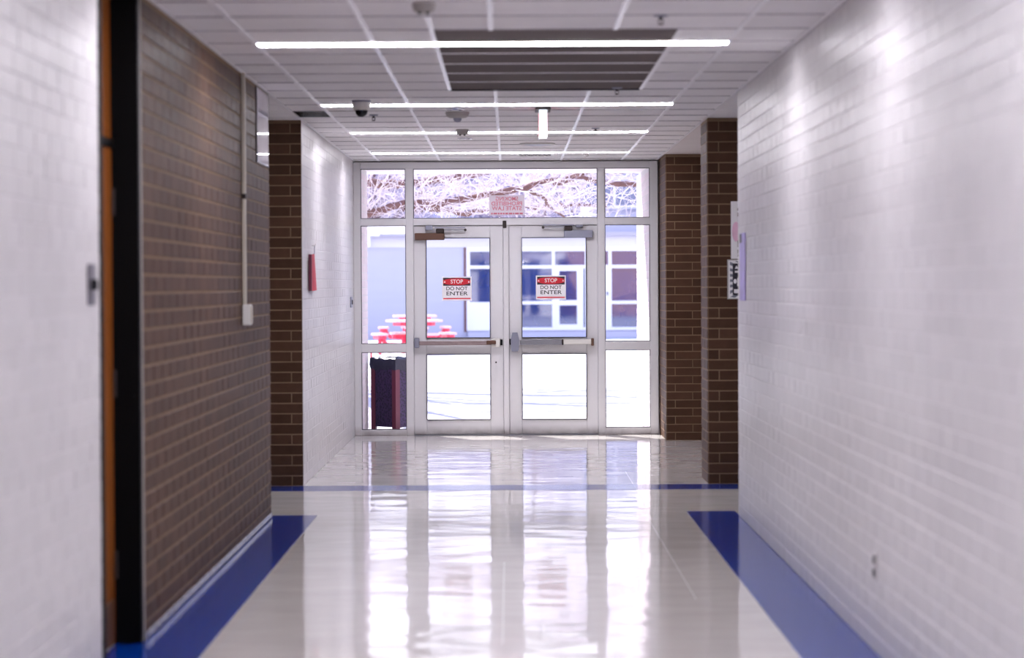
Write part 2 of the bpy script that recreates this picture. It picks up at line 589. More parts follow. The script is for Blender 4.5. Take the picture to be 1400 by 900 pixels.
# shiny wax line where the brown wall meets the floor
bbm = mat('wax coated wall foot', (60, 46, 40), 0.07, var=0.15, nscale=18, bump=0.014, bscale=14)
struct('baseboard_left', MB().box(XL, XL + .010, 10.31, 15.8, 0.007, 0.040, .002), bbm, 'low shiny waxed foot of the brown brick wall', 'baseboard', (XL, 13, 0))

# ------------------------------------------------------------------ dark doorway with the orange door
d3 = tag(empty('door_3', (-1.68, 9.8, 0)), 'orange wooden door deep in a black steel frame in the left wall', 'door', kind='structure')
fr = MB()
fr.box(-1.9, XL, 10.245, 10.304, 0, H).box(-1.9, XL, 9.291, 9.35, 0, H)
fr.box(XL - .01, XL + .006, 9.245, 9.292, 0, H)
fr.build('door_frame', M['black'], d3)
MB().box(-1.75, -1.69, 10.16, 10.245, 0, H).build('door_stop', M['black'], d3)
s = MB().box(-1.74, -1.682, 9.352, 10.243, 0.008, 2.105, .003).build('door_leaf', M['orange_wood'], d3)
MB().box(-1.74, -1.684, 9.352, 10.243, 2.14, H, .003).build('transom_panel', M['orange_wood'], d3)
MB().box(-1.76, -1.672, 9.352, 10.243, 2.105, 2.14).build('transom_rail', M['black'], d3)
for z in (0.28, 1.05, 1.82):
    MB().tube([(-1.676, 10.235, z), (-1.676, 10.235, z + .115)], .009, 10).build('hinge', M['dark_metal'], s)
MB().lathe(-1.67, 9.43, [(.012, 0.98), (.028, .985), (.028, 1.03), (.012, 1.035)], 16).build('knob', M['steel'], s)
kp = MB().box(-1.682, -1.679, 9.40, 10.20, .02, .20).build('kick_plate', M['bronze'], s)
struct('wall_left.005', MB().box(-2.0, -1.9, 9.2, 10.4, 0, H + .1), BM, 'wall behind the orange door', 'wall', (-1.95, 9.8, 0))
MB().box(XL - .004, XL + .005, 10.302, 10.308, 0, H).build('corner_highlight', M['grey_plastic'], d3)  # highlight along the wall corner, put in as a pale strip

# ------------------------------------------------------------------ right side walls
w = struct('wall_right', MB().box(XR, 1.8, -4, 15.8, 0, H + .1).box(1.8, 5, 15.5, 15.8, 0, H + .1), WM,
           'long white glazed brick wall with an outlet low on it', 'wall', (XR, 10, 0))
lay_bricks(w, 'x', XR, -1, 5.0, 15.8, WB, 15.8)
w = struct('wall_right.001', MB().box(1.5, 5, 18.3, 18.9, 0, H + .1), BM, 'brown brick pier carrying two posters', 'wall', (1.5, 18.3, 0))
lay_bricks(w, 'y', 18.3, -1, 1.5, 3.1, BB, 1.5)
lay_bricks(w, 'x', 1.5, -1, 18.3, 18.9, BB, 18.3, limit=150)
w = struct('wall_right.002', MB().box(2.9, 3.1, 18.9, 24.6, 0, H + .1), BM, 'brown wall at the back of the recess beside the glass doors', 'wall', (2.9, 21, 0))
w = struct('wall_right.003', MB().box(1.515, 2.9, 23.4, 24.6, 0, H + .1), BM, 'brown brick pier next to the glass doors', 'wall', (1.515, 23.4, 0))
lay_bricks(w, 'y', 23.4, -1, 1.515, 2.9, BB, 1.515)
lay_bricks(w, 'x', 1.515, -1, 23.4, YD - .01, BB, 23.4, limit=200)
struct('wall_right.004', MB().box(5, 5.2, 15.5, 18.6, 0, H + .1), BM, 'end wall of the side passage behind the posters', 'wall', (5, 17, 0))
struct('ceiling.001', MB().box(1.5, 2.9, 18.9, 23.4, H + .002, H + .028), mat('plain plaster', (214, 208, 208), .8, var=.03),
       'plain plaster ceiling of the recess beside the glass doors', 'ceiling', (2.2, 21, H))
struct('wall_back', MB().box(-2, 2, -4.2, -4, 0, H + .1), WM, 'white wall closing the corridor behind the viewer', 'wall', (0, -4, 0))

# ------------------------------------------------------------------ glazed entrance: frame
Y0, Y1 = YD - .03, YD + .09
def X(px): return (px - 697) * YD / F
def Z(py): return CZ + (389 - py) * YD / F
w1 = tag(empty('window_1', (0, YD, 0)), 'off white aluminium frame of sidelights and transoms around the glass doors', 'window frame', kind='structure')
fm = M['frame_foot']
top, bar0, bar1 = 2.757, Z(298.5), Z(308)
L0, L1 = X(484.5), X(494)
A0, A1 = X(555.5), X(566)
B0, B1 = X(817.5), X(827.5)
R0, R1 = X(889), X(900)
def fb(name, x0, x1, z0, z1, y0=Y0, y1=Y1, m=fm, p=w1, bev=.004):
    return MB().box(x0, x1, y0, y1, z0, z1, bev).build(name, m, p)
fb('jamb', L0, L1, 0, top); fb('jamb', R0, R1, 0, top)
fb('mullion', A0, A1, 0, Z(230.5)); fb('mullion', B0, B1, 0, Z(230.5))
fb('head', L1, R0, Z(230.5), top)
fb('transom_bar', L1, A0, bar0, bar1); fb('transom_bar', A1, B0, bar0, bar1); fb('transom_bar', B1, R0, bar0, bar1)
fb('rail', L1, A0, Z(481), Z(469.5)); fb('rail', B1, R0, Z(479), Z(467.5))
fb('sill', L1, A0, 0, Z(587)); fb('sill', B1, R0, 0, Z(585.5))
# a shallow face bead with a dark line round every pane
def pane(x0, x1, z0, z1, p, g=.012, yc=YD + .03):
    q = MB().box(x0, x1, yc - .003, yc + .003, z0, z1).build('pane', M['glass'], p)
    r = MB()
    e = .006
    ya, yb = yc - .045, yc - .004
    r.box(x0, x0 + e, ya, yb, z0, z1).box(x1 - e, x1, ya, yb, z0, z1)
    r.box(x0 + e, x1 - e, ya, yb, z0, z0 + e).box(x0 + e, x1 - e, ya, yb, z1 - e, z1)
    r.build('gasket', M['gasket'], q)
    return q
for (x0, x1, z0, z1) in ((L1, A0, bar1 * 0 + bar0, Z(230.5)), (A1, B0, bar0, Z(230.5)), (B1, R0, bar0, Z(230.5)),
                         (L1, A0, Z(469.5), bar1), (B1, R0, Z(467.5), bar1),
                         (L1, A0, Z(587), Z(481)), (B1, R0, Z(585.5), Z(479))):
    pane(x0, x1, z0, z1, w1)
# removable centre post between the leaves, with its bracket
cp = fb('centre_post', X(688.5), X(696), 0, bar1, YD - .02, YD - .001)
fb('post_back', X(688.5) - .02, X(696) + .02, 0, bar1 - .03, YD + .05, Y1, p=w1)
MB().box(X(688), X(693), YD - .05, YD - .02, Z(312), Z(302), .004).build('bracket', M['dark_metal'], cp)
fb('threshold', A1, B0, 0, .006, YD - .05, YD + .1, M['steel'])

fb('door_stop', A1, B0, bar1 - .03, bar1, YD + .05, Y1); fb('door_stop', A1, A1 + .025, 0, bar1 - .03, YD + .05, Y1)
fb('door_stop', B0 - .025, B0, 0, bar1 - .03, YD + .05, Y1)
# ------------------------------------------------------------------ the two door leaves
def door_leaf(name, label, x0, x1, gx0, gx1):
    d = tag(empty(name, ((x0 + x1) / 2, YD, 0)), label, 'door', kind='structure')
    ya, yb = YD + .0, YD + .045
    zt = Z(308.6)
    fb('stile', x0 + .001, gx0, .008, zt, ya, yb, fm, d); fb('stile', gx1, x1 - .001, .008, zt, ya, yb, fm, d)
    fb('top_rail', gx0, gx1, Z(325), zt, ya, yb, fm, d)
    fb('lock_rail', gx0, gx1, Z(484), Z(462), ya, yb, fm, d)
    fb('bottom_rail', gx0, gx1, .008, Z(574), ya, yb, fm, d)
    pane(gx0, gx1, Z(462), Z(325), d, yc=YD + .03)
    pane(gx0, gx1, Z(574), Z(484), d, yc=YD + .03)
    return d
dl = door_leaf('door_1', 'glazed entrance door with a brown closer and thin push bar', A1, X(688.5), X(583), X(670.5))
dr = door_leaf('door_2', 'glazed entrance door with a grey closer and broad push bar', X(696), B0, X(713.5), X(802))
yd = YD
# push bar of the first leaf: rusty thin tube, end bracket, white latch case
pb = MB().box(X(573), X(672), yd - .075, yd - .045, Z(471.5), Z(466), .006).build('push_bar', mat('worn bronze bar', (150, 132, 134), .35, .4, var=.1, nscale=20), dl)
MB().box(X(566.8), X(573.4), yd - .085, yd, Z(475), Z(461.5), .006).build('bar_bracket', M['grey_metal'], pb)
MB().box(X(665), X(678), yd - .09, yd - .03, Z(470.5), Z(465.5), .005).build('bar_arm', M['bronze'], pb)
MB().box(X(672), X(683.5), yd - .06, yd, Z(474.5), Z(462.5), .004).build('latch_case', M['white_plastic'], pb)
MB().box(X(683.8), X(687), yd - .05, yd, Z(472), Z(464), .002).build('latch', M['black'], pb)
MB().tube([(X(678), yd - .004, Z(495.5)), (X(678), yd + .0, Z(495.5))], .009, 12).build('keyhole', M['black'], dl)
# broad push bar of the second leaf
pb = MB().box(X(711), X(768), yd - .085, yd - .02, Z(471.5), Z(464.8), .006).build('push_bar', M['steel'], dr)
MB().box(X(770), X(808), yd - .08, yd - .015, Z(471), Z(464.4), .004).build('bar_housing', M['white_plastic'], pb)
MB().box(X(768), X(770), yd - .088, yd - .015, Z(472), Z(464.3), .003).build('bar_clip', M['dark_metal'], pb)
MB().box(X(808), X(811.5), yd - .085, yd, Z(473), Z(463), .004).build('end_cap', M['bronze'], pb)
MB().prism([(X(699), Z(478)), (X(698), Z(465)), (X(700.5), Z(454.5)), (X(707.5), Z(454.5)), (X(710), Z(465)), (X(709), Z(478)), (X(707.5), Z(480.5)), (X(700), Z(480.5))],
           yd - .095, yd).build('latch_case', M['grey_metal'], pb)
MB().box(X(696.6), X(699), yd - .06, yd, Z(471.5), Z(463.5), .002).build('latch', M['black'], pb)
# closers
def closer(d, x0, x1, sg, body, zt, zb, arm_end, m, m2):
    c = MB().box(x0, x1, yd - .075, yd, zb, zt, .006).build('door_closer', m, d)
    xh = x1 if sg > 0 else x0
    MB().box(xh - sg * .085, xh - sg * .002, yd - .085, yd - .01, zt - .004, zt + .045, .008).build('closer_head', m2, c)
    xe = X(arm_end)
    zz = zt + .03
    MB().box(xh - sg * .05, xe, yd - .075, yd - .06, zz - .006, zz + .010, .002).build('closer_arm', M['steel'], c)
    MB().tube([(xe, yd - .085, zz), (xe, yd - .05, zz)], .014, 12).build('arm_pivot', M['dark_metal'], c)
    MB().box(xe, xh - sg * .10, yd - .05, yd - .03, zz + .018, zz + .028).build('closer_track', M['grey_metal'], c)
    MB().box(xh - sg * .19, xh - sg * .12, yd - .06, yd - .01, zt + .03, bar1, .003).build('closer_shoe', M['grey_metal'], c)
closer(dl, X(568), X(608.5), 1, None, Z(318.5), Z(328), 637, M['bronze'], M['dark_metal'])
closer(dr, X(771.5), X(811), -1, None, Z(315.5), Z(325.5), 743, M['grey_metal'], M['dark_metal'])

# ------------------------------------------------------------------ signs on the glass
def stop_sign(px0, px1, py0, py1, label):
    x0, x1, z0, z1 = X(px0), X(px1), Z(py1), Z(py0)
    y = YD + .0255
    r = tag(empty('warning_sign', ((x0 + x1) / 2, y, z0)), label, 'sign', 'stop signs taped to the doors')
    MB().box(x0, x1, y - .002, y + .001, z0, z1).build('board', M['sign_white'], r)
    bx0, bx1 = x0 + .012, x1 - .012
    bz0, bz1 = z1 - .092, z1 - .012
    MB().box(bx0, bx1, y - .0026, y - .002, bz0, bz1).build('black_band', M['ink'], r)
    cx, cz, a, b = (bx0 + bx1) / 2, (bz0 + bz1) / 2, (bx1 - bx0) * .54, .040
    poly = []
    for k in range(48):
        t = 2 * math.pi * k / 48
        poly.append((min(max(cx + a * math.cos(t), bx0), bx1), min(max(cz + b * .86 * math.sin(t), bz0), bz1)))
    MB().prism(poly, y - .0032, y - .0026).build('red_oval', M['red'], r)
    for sx in (bx0 + .016, bx1 - .016):
        MB().prism([(sx - .009, cz - .008), (sx + .009, cz - .008), (sx, cz + .010)], y - .0040, y - .0032).build('triangle', M['sign_white'], r)
    text('lettering', 'STOP', M['sign_white'], r, (cx, y - .0044, cz), .055, .125)
    text('lettering', 'DO NOT', M['ink'], r, (cx, y - .0032, z1 - .122), .050, .215)
    text('lettering', 'ENTER', M['ink'], r, (cx, y - .0032, z1 - .172), .054, .215)
    MB().box(bx0, bx1, y - .0028, y - .002, z0 + .016, z0 + .028).build('red_line', M['red'], r)
    return r
stop_sign(604.5, 645, 378, 411, 'red and white stop sign taped to the door with the brown closer')
stop_sign(733, 774, 377, 410, 'red and white stop sign taped to the door with the grey closer')

x0, x1, z0, z1 = X(669.5), X(718), Z(294.5), Z(267)
y = YD + .025
ns = tag(empty('smoking_notice', ((x0 + x1) / 2, y, z0)), 'faded red smoking notice read backwards on the glass above the doors', 'sign')
film = mat('translucent paper film', (236, 226, 236), .5, alpha=.72)
pale_red = mat('faded red print', (228, 120, 140), .5, alpha=.8)
MB().box(x0, x1, y - .001, y + .001, z0, z1).build('film', film, ns)
cx = (x0 + x1) / 2
for k, (tx, wd) in enumerate((('SMOKING', .225), ('PROHIBITED', .31), ('STATE LAW', .30))):
    text('lettering', tx, pale_red, ns, (cx, y - .0022, z1 - .038 - .048 * k), .058, wd, mirror=True)
ln = MB()
xx = x0 + .02
while xx < x1 - .03:
    wd = random.uniform(.012, .04)
    ln.box(xx, min(xx + wd, x1 - .015), y - .002, y - .001, z0 + .010, z0 + .026)
    xx += wd + .008
ln.build('fine_print', pale_red, ns)['kind'] = 'stuff'

# ------------------------------------------------------------------ ceiling lights
def linear_light(yc, label):
    r = tag(empty('linear_light', (-.08, yc, H)), label, 'ceiling light', 'linear ceiling lights')
    x0, x1 = -1.30, 1.14
    MB().box(x0, x1, yc - .068, yc - .060, H - .006, H + .012).box(x0, x1, yc + .060, yc + .068, H - .006, H + .012).build('housing', M['white_plastic'], r)
    for xx in (x0 - .006, x1 - .006):
        MB().box(xx, xx + .012, yc - .068, yc + .068, H - .007, H + .012).build('end_cap', M['white_plastic'], r)
    MB().box(x0 + .006, x1 - .006, yc - .060, yc + .060, H - .0095, H - .002, .002).build('diffuser', M['lamp'], r)
linear_light(ROW0 + .04, 'long white linear ceiling light crossing the dark grey ceiling panel')
linear_light(ROW0 + 7 * .61, 'long white linear ceiling light just past the dark panel, behind the dome camera')
linear_light(ROW0 + 12 * .61, 'linear ceiling light passing the paired round detectors')
linear_light(ROW0 + 17 * .61, 'linear ceiling light nearest the glass doors')
for k in (-5, -10, -15, -20):
    linear_light(ROW0 + k * .61, {-5: 'linear ceiling light just before the dark ceiling panel, above the doorway', -10: 'second linear ceiling light before the dark ceiling panel',
                                  -15: 'third linear ceiling light before the dark ceiling panel', -20: 'fourth linear ceiling light before the dark ceiling panel'}[k])

# ------------------------------------------------------------------ things on the ceiling
def detector(px, D, rad, label, eye=False):
    x = (px - 697) * D / F
    r = tag(empty('smoke_detector', (x, D, H)), label, 'smoke detector', 'ceiling smoke detectors')
    MB().lathe(x, D, [(rad * 1.02, H + .003), (rad * 1.02, H - .012), (rad, H - .014)], 28).build('base', M['detector'], r, smooth=True)
    MB().lathe(x, D, [(rad * .99, H - .014), (rad * .94, H - .030), (rad * .72, H - .040), (rad * .3, H - .043)], 28).build('cover', M['detector'], r, smooth=True)
    if eye:
        MB().lathe(x, D, [(rad * .36, H - .040), (rad * .34, H - .058), (rad * .22, H - .070), (rad * .05, H - .074)], 20).build('sensor', M['grey_metal'], r, smooth=True)
    else:
        for s_ in (-1, 1):
            MB().lathe(x + s_ * rad * .35, D - rad * .45, [(.008, H - .034), (.008, H - .050), (.003, H - .052)], 10).build('indicator', M['dark_metal'], r)
detector(582, 10.75, .051, 'pale round smoke detector before the dark ceiling panel')
detector(627, 17.55, .085, 'wide round detector with a hanging sensor between the second and third lights', True)
detector(633.5, 19.5, .051, 'small round detector just before the third ceiling light')

def ring(px, py, rad, label):
    D = (H - CZ) * F / (389 - py); x = (px - 697) * D / F
    r = tag(empty('downlight', (x, D, H)), label, 'downlight', 'small recessed ceiling rings')
    n = 28
    MB().lathe(x, D, [(rad, H + .002), (rad, H - .006), (rad * .86, H - .012), (rad * .74, H - .004)], n).build('trim_ring', M['chrome'], r, smooth=True)
    MB().lathe(x, D, [(rad * .73, H - .0035), (rad * .6, H - .006), (rad * .1, H - .0065)], n).build('lens', M['grey_plastic'], r, smooth=True)
ring(624, 148.5, .066, 'chrome recessed ring above the wide round detector')
ring(637, 189, .062, 'chrome recessed ring below the third ceiling light')

def sprinkler(px, py, label):
    D = (H - CZ) * F / (389 - py); x = (px - 697) * D / F
    r = tag(empty('sprinkler', (x, D, H)), label, 'sprinkler', 'ceiling sprinklers')
    MB().lathe(x, D, [(.034, H + .002), (.033, H - .005), (.012, H - .010)], 20).build('escutcheon', M['grey_metal'], r, smooth=True)
    MB().lathe(x, D, [(.008, H - .008), (.008, H - .022), (.004, H - .024)], 10).build('stem', M['dark_metal'], r)
    MB().tube([(x - .010, D, H - .020), (x - .012, D, H - .032), (x, D, H - .042), (x + .012, D, H - .032), (x + .010, D, H - .020)], .0025, 6).build('yoke', M['dark_metal'], r)
    MB().lathe(x, D, [(.014, H - .042), (.014, H - .045)], 14).build('deflector', M['dark_metal'], r)
sprinkler(905, 22.5, 'sprinkler head above the edge of the dark ceiling panel')
sprinkler(845, 121, 'sprinkler head at the far edge of the dark ceiling panel')
sprinkler(512.5, 156.5, 'sprinkler head beside the dome camera')
sprinkler(815.5, 176, 'sprinkler head by the third ceiling light')
sprinkler(803.5, 208, 'sprinkler head nearest the glass doors')

# dome camera
D = 16.4; x = (496 - 697) * D / F
r = tag(empty('security_camera', (x, D, H)), 'white security camera with a black dome under the ceiling', 'security camera')
MB().lathe(x, D, [(.066, H + .002), (.066, H - .008), (.063, H - .012)], 28).build('mount', M['grey_metal'], r, smooth=True)
MB().lathe(x, D, [(.063, H - .012), (.060, H - .045), (.054, H - .062), (.046, H - .066)], 28).build('housing', M['white_plastic'], r, smooth=True)
MB().lathe(x, D, [(.043, H - .064)] + [(.042 * math.cos(t), H - .070 - .042 * math.sin(t)) for t in (0, .25, .5, .75, 1.0, 1.25, 1.5)], 28).build('dome', M['black_plastic'], r, smooth=True)

# exit sign seen on edge
D = 17.1; x = .243
r = tag(empty('exit_sign', (x, D, H)), 'white exit sign hanging from the ceiling, seen edge on', 'exit sign')
MB().box(x - .055, x + .055, D - .02, D + .34, H - .014, H, .004).build('canopy', M['dark_metal'], r)
MB().box(x - .029, x + .029, D, D + .31, H - .215, H - .014, .005).build('housing', mat('lit white sign case', (236, 242, 246), .35, emit=(225, 240, 255), strength=.35), r)
for s_ in (-1, 1):
    MB().box(x + s_ * .0288, x + s_ * .0315, D + .03, D + .28, H - .195, H - .035).build('face', M['red_lit'], r)
MB().box(x - .027, x + .027, D + .002, D + .308, H - .222, H - .215).build('lower_trim', M['grey_plastic'], r)

# round speaker and louvred vent close to the doors
D = 21.5; x = (736 - 697) * D / F
r = tag(empty('ceiling_speaker', (x, D, H)), 'round ceiling speaker cover before the last light', 'speaker')
MB().lathe(x, D, [(.158, H + .002), (.158, H - .006), (.145, H - .014), (.13, H - .012)], 36).build('rim', M['grey_plastic'], r, smooth=True)
MB().lathe(x, D, [(.13, H - .011), (.08, H - .016), (.01, H - .017)], 36).build('grille', M['grey_metal'], r, smooth=True)
x = (733 - 697) * 23.1 / F
r = tag(empty('ceiling_vent', (x, 23.2, H)), 'pale louvred ceiling vent close to the glass doors', 'vent')
MB().box(x - .18, x + .18, 23.03, 23.06, H - .012, H).box(x - .18, x + .18, 23.34, 23.37, H - .012, H).box(x - .18, x - .15, 23.06, 23.34, H - .012, H).box(x + .15, x + .18, 23.06, 23.34, H - .012, H).build('vent_frame', M['white_plastic'], r)
MB().box(x - .15, x + .15, 23.06, 23.34, H - .003, H).build('backing', M['dark_metal'], r)
for k in range(9):
    xx = x - .135 + k * .034
    MB().add([(xx, 23.06, H - .003), (xx + .012, 23.06, H - .012), (xx + .014, 23.06, H - .012), (xx + .002, 23.06, H - .003),
              (xx, 23.34, H - .003), (xx + .012, 23.34, H - .012), (xx + .014, 23.34, H - .012), (xx + .002, 23.34, H - .003)],
             [(0, 1, 2, 3), (4, 7, 6, 5), (0, 4, 5, 1), (1, 5, 6, 2), (2, 6, 7, 3), (3, 7, 4, 0)]).build('louvre', M['bronze'], r)
# black grille by the left wall
r = tag(empty('ceiling_vent', ((VENT_B[0] + VENT_B[1]) / 2, (VENT_B[2] + VENT_B[3]) / 2, H)), 'black ceiling grille at the corner of the side passage', 'vent')
MB().box(VENT_B[0] + .004, VENT_B[1] - .012, VENT_B[2] + .01, VENT_B[3] - .01, H + .006, H + .014).build('backing', M['black'], r)
for k in range(9):
    yy = VENT_B[2] + .03 + k * .066
    MB().box(VENT_B[0] + .006, VENT_B[1] - .014, yy, yy + .012, H - .003, H + .006).build('louvre', M['black_plastic'], r)

# ------------------------------------------------------------------ things on the left walls
WF = .005     # face of the bricks in front of the mortar
# steel switch plate
yy, zz = 9.05, 1.527
r = tag(empty('light_switch', (XL, yy, zz - .078)), 'steel two-gang switch plate on the white wall before the dark doorway', 'switch')
MB().box(XL + WF - .003, XL + WF + .004, yy - .075, yy + .075, zz - .078, zz + .078, .003).build('plate', mat('dull grey steel plate', (120, 116, 126), .45, .6), r)
for s_ in (-1, 1):
    MB().box(XL + WF + .004, XL + WF + .018, yy + s_ * .036 - .008, yy + s_ * .036 + .008, zz - .02, zz + .02, .003).build('toggle', M['black_plastic'], r)
# raceway and its box
r = tag(empty('cable_raceway', (XL, 14.2, 1.29)), 'cream cable raceway running down the brown wall to a box', 'raceway')
MB().box(XL + .003, XL + .024, 14.185, 14.225, 1.41, H, .003).build('channel', M['cream_plastic'], r)
MB().box(XL + .003, XL + .052, 14.15, 14.26, 1.288, 1.41, .006).build('box', M['white_plastic'], r)
MB().box(XL + .052, XL + .056, 14.16, 14.25, 1.298, 1.40, .001).build('cover_plate', M['cream_plastic'], r)
MB().box(XL + .003, XL + .028, 14.18, 14.23, 2.03, 2.06, .003).build('clip', M['dark_metal'], r)
# glossy panel high on the brown wall
r = tag(empty('wall_panel', (XL, 15.33, 2.29)), 'glossy pale panel high at the end of the brown wall', 'panel')
MB().box(XL + .006, XL + .014, 15.0, 15.66, 2.29, 2.752, .002).build('sheet', mat('glossy laminated sheet', (236, 230, 240), .035, var=.08, nscale=5), r)
MB().box(XL + .003, XL + .010, 14.985, 15.0, 2.285, 2.757).box(XL + .003, XL + .010, 15.66, 15.672, 2.285, 2.757).build('edge_strip', M['dark_metal'], r)
# red folded sheet hanging on the far white wall
r = tag(empty('red_sheet', (XL, 19.1, 1.47)), 'red folded sheet hanging from a hook on the far white wall', 'notice')
sh = MB()
n = 7
for (za, k) in ((1.760, 0), (1.475, 1)):
    for i in range(n):
        t = i / (n - 1)
        yy = 18.82 + (.36 + .14 * k) * t
        xx = XL + .012 + .022 * math.sin(t * math.pi) + .012 * k * t
        sh.v.append(Vector((xx, yy, za + .01 * t)))
for k in (0, 1):
    for i in range(n):
        p = sh.v[k * n + i]; sh.v.append(p + Vector((.003, 0, 0)))
q = 2 * n
for i in range(n - 1):
    sh.f.append((i, i + 1, n + i + 1, n + i)); sh.f.append((q + i, q + i + 1, q + n + i + 1, q + n + i))
    sh.f.append((i, i + 1, q + i + 1, q + i)); sh.f.append((n + i, n + i + 1, q + n + i + 1, q + n + i))
sh.f.append((0, n, q + n, q)); sh.f.append((n - 1, 2 * n - 1, q + 2 * n - 1, q + n - 1))
sh.build('sheet', M['red_board'], r)
MB().box(XL + .008, XL + .032, 18.80, 18.835, 1.475, 1.762, .002).build('shaded_fold', M['maroon'], r)  # shading at the sheet's edge, put in as a darker maroon strip
MB().tube([(XL + .004, 19.17, 1.835), (XL + .03, 19.17, 1.835), (XL + .034, 19.17, 1.85)], .004, 8).build('hook', M['white_plastic'], r)
MB().tube([(XL + .026, 19.17, 1.835), (XL + .024, 19.165, 1.77)], .003, 6).build('cord', M['grey_metal'], r)
# switch beside the doors
r = tag(empty('light_switch', (XL, 23.85, 1.30)), 'small switch plate on the white wall beside the glass doors', 'switch')
MB().box(XL + .004, XL + .014, 23.75, 23.95, 1.30, 1.405, .002).build('plate', M['grey_metal'], r)
MB().box(XL + .014, XL + .022, 23.82, 23.88, 1.33, 1.375, .002).build('toggle', M['ink'], r)

# ------------------------------------------------------------------ things on the right walls
yy, zz = 9.87, .36
r = tag(empty('wall_outlet', (XR, yy, zz - .057)), 'dark duplex outlet low on the long white wall', 'outlet')
MB().box(XR - WF - .004, XR - WF + .003, yy - .036, yy + .036, zz - .058, zz + .058, .002).build('plate', M['white_brick'], r)
for s_ in (-1, 1):
    MB().box(XR - WF - .009, XR - WF - .003, yy - .018, yy + .018, zz + s_ * .027 - .017, zz + s_ * .027 + .017, .004).build('socket', M['dark_metal'], r)
# purple strip on the corner of the white wall
purple = mat('mottled purple print', (150, 132, 205), .35, var=.35, nscale=12)
r = tag(empty('purple_poster', (XR, 15.45, 1.41)), 'narrow mottled purple poster at the corner of the long white wall', 'poster')
MB().box(XR - WF - .003, XR - WF + .001, 15.27, 15.62, 1.41, 1.84).build('sheet', purple, r)
MB().box(XR - WF - .005, XR - WF - .002, 15.50, 15.60, 1.78, 1.835).build('corner_print', M['ink'], r)
# two posters on the pier
yf = 18.3 - WF
r = tag(empty('poster', (1.95, yf, 1.70)), 'white poster with pink print on the brown pier', 'poster')
MB().box(1.676, 2.25, yf - .003, yf, 1.705, 2.14).build('sheet', M['sign_white'], r)
pk = mat('pink and violet wash', (232, 190, 214), .5, var=.15, nscale=9)
po = [(1.714 + .030 * math.cos(2 * math.pi * k / 20), 1.91 + .075 * math.sin(2 * math.pi * k / 20)) for k in range(20)]
MB().prism(po, yf - .004, yf - .003).build('pink_print', pk, r)
for (za, h_) in ((2.08, .02), (2.04, .03), (1.82, .05), (1.76, .03), (1.73, .02)):
    MB().box(1.725, 1.80 + h_, yf - .0042, yf - .003, za - h_ / 2, za + h_ / 2).build('dark_print', M['bronze'], r)
r = tag(empty('poster', (1.93, yf, 1.40)), 'framed poster of grey rays round a black block, under the pink poster', 'poster')
MB().box(1.648, 2.2, yf - .004, yf, 1.40, 1.70).build('sheet', M['sign_white'], r)
fm2 = MB().box(1.648, 1.656, yf - .007, yf - .003, 1.40, 1.70).box(1.656, 2.2, yf - .007, yf - .003, 1.40, 1.407).box(1.656, 2.2, yf - .007, yf - .003, 1.693, 1.70)
fm2.build('poster_frame', M['grey_plastic'], r)
rayc = (1.93, 1.55)
rm = mat('grey ray print', (120, 124, 138), .5)
ry = MB()
for k in range(40):
    a0 = 2 * math.pi * k / 40; a1 = a0 + math.pi / 40
    def edge(a):
        dx, dz = math.cos(a), math.sin(a)
        t = min(.262 / max(abs(dx), 1e-6), .138 / max(abs(dz), 1e-6))
        return (rayc[0] + dx * t, rayc[1] + dz * t)
    ry.prism([rayc, edge(a0), edge(a1)], yf - .0048, yf - .004)
ry.build('grey_rays', rm, r)['kind'] = 'stuff'
MB().box(1.688, 2.172, yf - .0056, yf - .0048, 1.43, 1.67).build('black_block', M['ink'], r)
ws = M['sign_white']
ya, yb = yf - .0064, yf - .0056
MB().box(1.697, 1.78, ya, yb, 1.445, 1.475).build('white_bar', ws, r)
MB().box(1.722, 1.735, ya, yb, 1.50, 1.56).build('white_bar', ws, r)
MB().prism([(1.706 + .012 * math.cos(k * math.pi / 8), 1.535 + .018 * math.sin(k * math.pi / 8)) for k in range(16)], ya, yb).build('white_disc', ws, r)
MB().box(1.704, 1.78, ya, yb, 1.60, 1.615).build('white_bar', ws, r)
MB().prism([(1.704, 1.63), (1.732, 1.63), (1.718, 1.655)], ya, yb).build('white_triangle', ws, r)

# ------------------------------------------------------------------ outside: porch, own facade, ground
ext_brick = mat('pale exterior brick', (216, 205, 210), .8, var=.08, nscale=8)
pink_brick = mat('tan exterior brick', (178, 140, 122), .85, var=.1, nscale=5)
w = struct('wall_porch', MB().box(-2.3, L1 - .006, YD + .1, 25.6, 0, 2.72), WM, 'pale brick return of the porch beside the bin', 'wall', (-1.5, 25, 0))
lay_bricks(w, 'x', L1 - .006, 1, YD + .1, 25.6, ext_brick, 25.6, limit=0, zmax=2.70)
w = struct('wall_porch.001', MB().box(R0 + .006, 2.3, YD + .1, 27.0, 0, 2.72), WM, 'sunlit pale brick return of the porch', 'wall', (1.42, 26, 0))
lay_bricks(w, 'x', R0 + .006, -1, YD + .1, 27.0, ext_brick, 27.0, limit=0, zmax=2.70)
struct('roof', MB().box(-2.6, 2.6, YD + .1, 26.2, 2.72, 3.0).box(-2.6, 2.6, YD - .2, YD + .1, 2.78, 3.3), mat('white porch soffit', (238, 234, 232), .7), 'white porch canopy over the entrance', 'roof', (0, 25.5, 2.72))
struct('wall_front', MB().box(-14, -2.3, 24.9, 25.5, 0, 5.2).box(2.3, 14, 24.9, 25.5, 0, 5.2).box(-2.3, 2.3, 24.2, 24.5, 3.0, 5.2), pink_brick,
       'outer brick face of the school around the porch', 'wall', (0, 25, 0))
